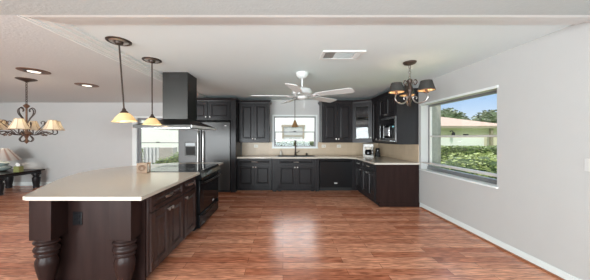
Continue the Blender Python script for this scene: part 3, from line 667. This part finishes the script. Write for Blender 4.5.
# dining chandelier
dc = thing('chandelier', 'six arm scrolled bronze chandelier with cream fabric shades in the dining area', 'chandelier', (-4.547, 3.9, ZD))
MB().lathe([(.135, 0), (.135, -.008), (.11, -.02), (.04, -.045), (.012, -.06)], seg=28).build('canopy', 'bronze', dc)
chain(-.06, -.45, link=.045, r=.005, wd=.013).build('chain', 'bronze', dc)
MB().lathe([(.006, -.44), (.03, -.455), (.045, -.475), (.03, -.50), (.014, -.515), (.014, -.80), (.03, -.82), (.035, -.86), (.02, -.89), (.02, -.92), (.06, -.95), (.065, -.98), (.03, -1.01), (.015, -1.06), (.03, -1.09), (.032, -1.11), (.015, -1.13), (.001, -1.15)], seg=20).build('column', 'copper', dc)
b = MB(); b2 = MB()
for a in range(4):
    b.at(Matrix.Rotation(math.radians(10+90*a), 4, 'Z'))
    b.tube([(.015, 0, -.78), (.06, 0, -.70), (.12, 0, -.62), (.13, 0, -.55), (.09, 0, -.51), (.05, 0, -.54), (.055, 0, -.58)], .008, n=6)
    b2.at(b.T).tube([(.02, 0, -.98), (.08, 0, -1.02), (.11, 0, -1.07), (.07, 0, -1.11), (.02, 0, -1.08)], .007, n=6)
b.build('scroll', 'bronze', dc); b2.build('lower_scroll', 'bronze', dc)
shd = None
for k in range(6):
    a = math.radians(8+60*k); Rz = Matrix.Rotation(a, 4, 'Z')
    am = MB().at(Rz).tube([(.03, 0, -.97), (.10, 0, -.99), (.18, 0, -.97), (.25, 0, -.93), (.31, 0, -.95), (.37, 0, -.98), (.415, 0, -.95), (.405, 0, -.89)], .009, n=6)
    am.tube([(.13, 0, -.965), (.19, 0, -.90), (.25, 0, -.83), (.29, 0, -.78), (.26, 0, -.745), (.225, 0, -.77), (.24, 0, -.80)], .006, n=6)
    am.tube([(.25, 0, -.93), (.22, 0, -.965), (.245, 0, -1.0), (.28, 0, -.985)], .006, n=6)
    arm = am.build('arm', 'bronze', dc)
    x = .40
    lf = MB().at(Rz)
    for (u, z_, s_) in ((.285, -.77, 1), (.25, -.99, .9), (.20, -.89, .8)):
        for q in range(4):
            an = q*PI/2+.5; lf.tube([(u, 0, z_), (u+.028*s_*math.cos(an), .012, z_+.028*s_*math.sin(an))], lambda t, s_=s_: .004+.009*s_*math.sin(PI*min(1, t*.9+.1)), seg=6, smooth=False)
    lf.build('leaf_ornament', 'copper', arm)
    MB().at(Rz).lathe([(.02, -.90), (.035, -.885), (.02, -.875), (.013, -.87), (.013, -.81)], (x, 0, 0), seg=14).build('candle_cup', 'copper', arm)
    MB().at(Rz).lathe([(.001, -.81), (.013, -.80), (.018, -.775), (.001, -.74)], (x, 0, 0), seg=12).build('bulb', 'bulb', arm)
    sh = MB().at(Rz).shell([(.122, -.895), (.114, -.88), (.088, -.83), (.066, -.775), (.054, -.735), (.052, -.725)], .003, (x, 0, 0), seg=48, flute=.03, nf=8).build('lamp_shade', 'cream_shade', arm)
    pp = [(.123, -.895), (.115, -.88), (.089, -.83), (.067, -.775), (.055, -.735), (.054, -.725)]
    pi_ = MB().at(Rz @ Matrix.Translation((x, 0, 0)))
    for q in range(8):
        an = q*PI/4; fl = 1.03; pi_.tube([(rr*fl*math.cos(an), rr*fl*math.sin(an), zz) for rr, zz in pp], .0028, seg=5, smooth=False)
    pi_.tube([(.0555*math.cos(q*PI/12), .0555*math.sin(q*PI/12), -.726) for q in range(25)], .003, seg=5, smooth=False)
    pi_.tube([(.1235*(1+.03*math.cos(q*PI/3))*math.cos(q*PI/24), .1235*(1+.03*math.cos(q*PI/3))*math.sin(q*PI/24), -.895) for q in range(49)], .0032, seg=5, smooth=False)
    pi_.build('shade_piping', 'carved_trim', sh)
    l = light('chandelier_light', 'POINT', Rz @ Vector((x, 0, -.80)), 4, (1, .82, .6), shadow_soft_size=.02); l.parent = dc

# ------------------------------------------------------------------ dining side table with lamp and tissue box
ct = thing('console_table', 'dark wooden table with stout turned legs at the far left wall', 'table', (-7.42, 5.87, 0))
MB().box(-.52, .52, -.56, .52, .485, .52).build('tabletop', 'espresso_red', ct, bevel=.008)
MB().box(-.46, .46, -.50, .46, .425, .485).build('apron', 'espresso', ct)
for x in (-.39, .39):
    for y in (-.42, .40):
        MB().lathe([(.055, 0), (.07, .01), (.07, .05), (.062, .06), (.072, .12), (.084, .20), (.09, .27), (.088, .30), (.06, .32), (.055, .33), (.08, .34), (.08, .36), (.06, .37), (.10, .38), (.10, .425)], (x, y, 0), seg=20).build('leg', 'espresso', ct)
lm = thing('table_lamp', 'celadon ceramic lamp with striped pleated shade on the dark table', 'lamp', (-7.62, 5.95, .52))
MB().lathe([(.10, 0), (.11, .012), (.10, .02)], seg=24).build('foot', 'bronze', lm)
MB().lathe([(.09, .02), (.17, .05), (.20, .09), (.17, .13), (.10, .155), (.14, .18), (.16, .21), (.13, .245), (.06, .27), (.03, .28)], seg=28).build('base', 'ceramic', lm)
MB().tube([(0, 0, .27), (0, 0, .36)], .012, smooth=False).build('neck', 'nickel', lm)
MB().shell([(.37, .295), (.36, .31), (.27, .43), (.18, .54), (.13, .605)], .004, (0, 0, 0), seg=72, flute=.012, nf=24).build('lamp_shade', 'pleat_shade', lm)
MB().lathe([(.001, .36), (.03, .39), (.035, .43), (.001, .47)], seg=12).build('bulb', 'bulb', lm)
MB().lathe([(.012, .60), (.016, .62), (.001, .65)], seg=10).build('finial', 'nickel', lm)
for a in range(2): pass
MB().tube([(-.13, 0, .602), (.13, 0, .602)], .003, smooth=False).tube([(0, 0, .47), (0, 0, .61)], .003, smooth=False).build('harp', 'nickel', lm)
l = light('table_lamp_light', 'POINT', (0, 0, .48), 4, (1, .85, .7), shadow_soft_size=.03); l.parent = lm
tb = thing('tissue_box', 'green tissue box with a white tissue on the dark table', 'tissue box', (-7.02, 5.84, .52), .1)
box('box', 'tissue', (-.065, .065, -.06, .06, 0, .15), tb, bevel=.003)
b = MB(); b.loft([[(.05*math.cos(q)*s+dx, .03*math.sin(q)*s, z) for q in [2*PI*i/10 for i in range(10)]] for s, z, dx in ((.9, .145, 0), (.8, .17, -.01), (1.0, .20, -.02), (.35, .24, -.035))]); b.build('tissue', 'paper', tb)

# ------------------------------------------------------------------ wall plates
def plate(label, m, T, kind):
    t = MB().at(T).box(-.045, .045, -.006, 0, -.06, .06)
    o = t.build('outlet' if kind != 'light_switch' else 'light_switch', m, bevel=.002)
    tag(o, label, 'outlet' if kind != 'light_switch' else 'light switch', 'outlets on the tile backsplash' if kind != 'light_switch' else None)
    b = MB().at(T)
    if kind == 'outlet':
        for z in (-.025, .025): b.box(-.014, -.006, -.0085, -.0055, z-.01, z+.01); b.box(.006, .014, -.0085, -.0055, z-.01, z+.01)
        b.build('socket', 'dark', o)
    else:
        b.box(-.02, .02, -.012, -.005, -.035, .035); b.build('rocker', 'plate_w', o)
    return o
def bp(x): return Matrix.Translation((x, YB-.012, 1.175)) @ Matrix.Rotation(PI/2, 4, 'Y')
plate('beige outlet on the tile backsplash left of the window', 'plate', bp(-.80), 'outlet')
plate('beige outlet on the tile backsplash just right of the window', 'plate', bp(1.21), 'outlet')
plate('beige outlet on the tile backsplash above the dishwasher', 'plate', bp(1.66), 'outlet')
plate('white light switch on the right wall at the picture edge', 'plate_w', Matrix.Translation((XR, 2.025, 1.185)) @ Matrix.Rotation(-PI/2, 4, 'Z'), 'light_switch')

# ------------------------------------------------------------------ outside
st(box('ground', 'grass', (-40, 60, YB+.16, 70, -.35, -.15)))
st(box('ground_side', 'grass', (3.06, 60, -6, YB+.16, -.35, -.15)))
st(box('ground_patio', 'patio', (-12, 2.2, YB+.17, 10.8, -.15, -.12)))
def foliage(name, label, cat, spots, m, n, ls, core=True, group=None, trunk=None):
    """leaf clumps spread over ellipsoids (x,y,z,rx,ry,rz)"""
    t = thing(name, label, cat, (spots[0][0], spots[0][1], -.15), 0, group)
    ox, oy = spots[0][0], spots[0][1]
    b = MB(); c = MB()
    for (x, y, z, rx, ry, rz) in spots:
        x -= ox; y -= oy; z += .15
        for i in range(n):
            u = random.uniform(-1, 1); a = random.uniform(0, 2*PI); q = math.sqrt(1-u*u); k = random.uniform(.82, 1.08)
            p = Vector((x+rx*q*math.cos(a)*k, y+ry*q*math.sin(a)*k, z+rz*u*k))
            R = Matrix.Translation(p) @ Matrix.Rotation(random.uniform(0, 6.3), 4, 'Z') @ Matrix.Rotation(random.uniform(0, 6.3), 4, 'X')
            s = ls*random.uniform(.6, 1.3); b.at(R).add([(-s, 0, 0), (0, -s*.45, s*.1), (s, 0, 0), (0, s*.45, s*.1)], [(0, 1, 2, 3)])
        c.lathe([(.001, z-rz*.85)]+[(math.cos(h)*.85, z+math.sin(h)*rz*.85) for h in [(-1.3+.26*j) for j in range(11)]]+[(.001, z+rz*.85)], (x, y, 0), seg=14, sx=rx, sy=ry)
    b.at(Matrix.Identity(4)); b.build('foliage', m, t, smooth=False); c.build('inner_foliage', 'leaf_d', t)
    if trunk: MB().tube([(0, 0, -.05), (.05, 0, trunk*.5), (0, 0, trunk)], lambda q: .14-.05*q).build('trunk', 'bark', t)
    return t
# beyond the right window
foliage('bush', 'leafy bush close outside the right window', 'bush', [(4.75, 5.9, .45, .55, .5, .55), (5.35, 5.9, .5, .5, .5, .5), (4.9, 5.8, .15, .6, .5, .4)], 'leaf_l', 900, .055, group='bushes outside the right window')
foliage('bush', 'rounder bush right of the near one outside the right window', 'bush', [(6.75, 7.2, .40, .5, .5, .52), (6.6, 7.1, .2, .45, .45, .45)], 'leaf_l', 900, .055, group='bushes outside the right window')
hg = thing('hedge', 'long clipped hedge in front of the neighbouring house', 'hedge', (9.5, 11, -.15))
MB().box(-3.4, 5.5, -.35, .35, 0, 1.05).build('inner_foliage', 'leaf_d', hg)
b = MB()
for i in range(5200):
    x = random.uniform(-3.5, 5.6); f = random.random()
    y, z = (-.4+random.uniform(-.06, .06), random.uniform(0, 1.12)) if f < .6 else (random.uniform(-.4, .4), 1.10+random.uniform(-.05, .05))
    s = .07*random.uniform(.6, 1.3)
    b.at(Matrix.Translation((x, y, z)) @ Matrix.Rotation(random.uniform(0, 6.3), 4, 'Z') @ Matrix.Rotation(random.uniform(0, 6.3), 4, 'X')).add([(-s, 0, 0), (0, -s*.45, 0), (s, 0, 0), (0, s*.45, 0)], [(0, 1, 2, 3)])
b.build('foliage', 'leaf', hg, smooth=False)
nh = thing('house', 'pale yellow neighbouring house with a tan hipped roof', 'house', (12.6, 19, -.15))
MB().box(-4.6, 4.2, -2.2, 6, 0, 2.35).build('wall', 'house', nh, smooth=False)
b = MB(); b.loft([[(-5, -2.7, 2.3), (4.7, -2.7, 2.3), (4.7, 6.5, 2.3), (-5, 6.5, 2.3)], [(-5, -2.7, 2.42), (4.7, -2.7, 2.42), (4.7, 6.5, 2.42), (-5, 6.5, 2.42)], [(-1.9, 1.8, 3.75), (.3, 1.8, 3.75), (.3, 2.2, 3.75), (-1.9, 2.2, 3.75)]]); b.build('roof', 'roof', nh, smooth=False)
MB().box(-5.02, 4.72, -2.74, -2.70, 2.24, 2.42).build('fascia', 'beige_out', nh)
for x in (-2.9, 3.0): MB().box(x-.09, x+.09, -2.6, -2.42, 0, 2.3).build('porch_post', 'beige_out', nh)
MB().box(-2.6, 2.7, -2.26, -2.2, 0, 1.55).build('garage_door', 'white_out', nh)
MB().tube([(.1, -2.26, 2.0), (.1, -2.5, 2.05), (.1, -2.6, 1.9)], .03).lathe([(.05, 0), (.12, .05), (.1, .3), (.03, .36)], (.1, -2.6, 1.62), seg=10).build('wall_lantern', 'dark', nh)
tag(box('stucco_column', 'stucco', (XR+.26, XR+.48, 4.62, 4.85, -.15, 2.6), bevel=.01), 'grey stucco column just outside the right window', 'column')
k = 0
for (x, y, h, r) in ((17, 33, 4.3, 2.6), (20.5, 39, 6.0, 3.1), (24.5, 33, 4.9, 2.6), (28, 39, 6.0, 3.2), (31.5, 33, 5.0, 2.6)):
    foliage('tree', ['broad green tree left above the neighbouring roof', 'tallest rounded tree rising behind the neighbouring roof', 'green tree over the falling edge of the neighbouring roof', 'green tree right of the neighbouring roof', 'outermost green tree at the right window edge'][k], 'tree',
            [(x, y, h-1.4, r, r, 1.9), (x+1.1, y-.6, h-2.1, r*.8, r*.8, 1.6), (x-1.1, y-.3, h-1.9, r*.7, r*.7, 1.7)], 'leaf_t', 700, .26, trunk=3, group='trees behind the neighbouring house'); k += 1
# beyond the sink window
nb = thing('house', 'white neighbouring house seen through the sink window', 'house', (.7, 11.5, -.15))
MB().box(-3.3, 3.4, 0, 3, 0, 3.6).build('wall', 'white_out', nb)
MB().box(-.78, .44, -.10, -.02, 2.13, 2.22).box(-.74, -.66, -.08, -.0, 0.2, 2.13).box(.32, .40, -.08, -.0, .2, 2.13).build('door_frame', 'beige_out', nb)
MB().box(-.66, .32, -.04, 0, .2, 2.13).build('garage_door', 'greige', nb)
b = MB(); b.box(-.66, .32, -.06, -.04, 1.62, 1.68); b.box(-.66, .32, -.06, -.04, 1.15, 1.2); b.build('door_rail', 'beige_out', nb)
hd2 = thing('hedge', 'low hedge just outside the sink window', 'hedge', (.36, 7.5, -.15))
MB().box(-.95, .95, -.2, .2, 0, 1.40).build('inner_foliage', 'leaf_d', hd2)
b = MB()
for i in range(1500):
    x = random.uniform(-1, 1); f = random.random(); y, z = (-.22, random.uniform(.9, 1.43)) if f < .6 else (random.uniform(-.22, .22), 1.42)
    s = .035*random.uniform(.6, 1.3)
    b.at(Matrix.Translation((x, y, z+random.uniform(-.02, .02))) @ Matrix.Rotation(random.uniform(0, 6.3), 4, 'Z') @ Matrix.Rotation(random.uniform(0, 6.3), 4, 'X')).add([(-s, 0, 0), (0, -s*.5, 0), (s, 0, 0), (0, s*.5, 0)], [(0, 1, 2, 3)])
b.build('foliage', 'leaf', hd2, smooth=False)
# beyond the island window
b = MB(); b.box(-6.9, -5.35, 9.6, 9.64, -.15, .98)
for k in range(10): b.box(-6.9+.16*k, -6.82+.16*k, 9.55, 9.6, -.15, 1.0)
tag(b.build('fence', 'greige'), 'pale slatted fence seen through the window behind the island', 'fence')
tag(box('garden_wall', 'stucco', (-5.34, -4.75, 9.5, 9.9, -.15, .99)), 'tan masonry block at the end of the slatted fence', 'wall')
foliage('bush', 'low dark bush outside the window behind the island', 'bush', [(-4.15, 8.6, .42, .45, .4, .40), (-4.7, 8.65, .25, .4, .35, .38), (-3.7, 8.6, .5, .4, .4, .4)], 'leaf', 500, .045)
pl = thing('sapling', 'thin leafy sapling at the left edge of the window behind the island', 'plant', (-5.05, 7.85, -.12))
MB().tube([(0, 0, 0), (.02, 0, .6), (0, 0, 1.15)], .012).build('stem', 'bark', pl)
b = MB()
for i in range(60):
    z = random.uniform(.55, 1.15); a = random.uniform(0, 6.3)
    b.at(Matrix.Translation((.06*math.cos(a), .06*math.sin(a), z)) @ Matrix.Rotation(a, 4, 'Z') @ Matrix.Rotation(.6, 4, 'Y')).add([(-.06, 0, 0), (0, -.022, .01), (.06, 0, 0), (0, .022, .01)], [(0, 1, 2, 3)])
b.build('foliage', 'leaf', pl, smooth=False)

wh = thing('house', 'bright white neighbouring house seen through the window behind the island', 'house', (-7.9, 14.5, -.15))
MB().box(-3.6, 2.9, 0, 3, 0, 3.9).build('wall', 'white_out', wh)
b = MB(); b.loft([[(-3.9, -.3, 3.9), (3.2, -.3, 3.9), (3.2, 3.3, 3.9), (-3.9, 3.3, 3.9)], [(-2, 1.4, 4.9), (1.2, 1.4, 4.9), (1.2, 1.6, 4.9), (-2, 1.6, 4.9)]]); b.build('roof', 'roof', wh, smooth=False)
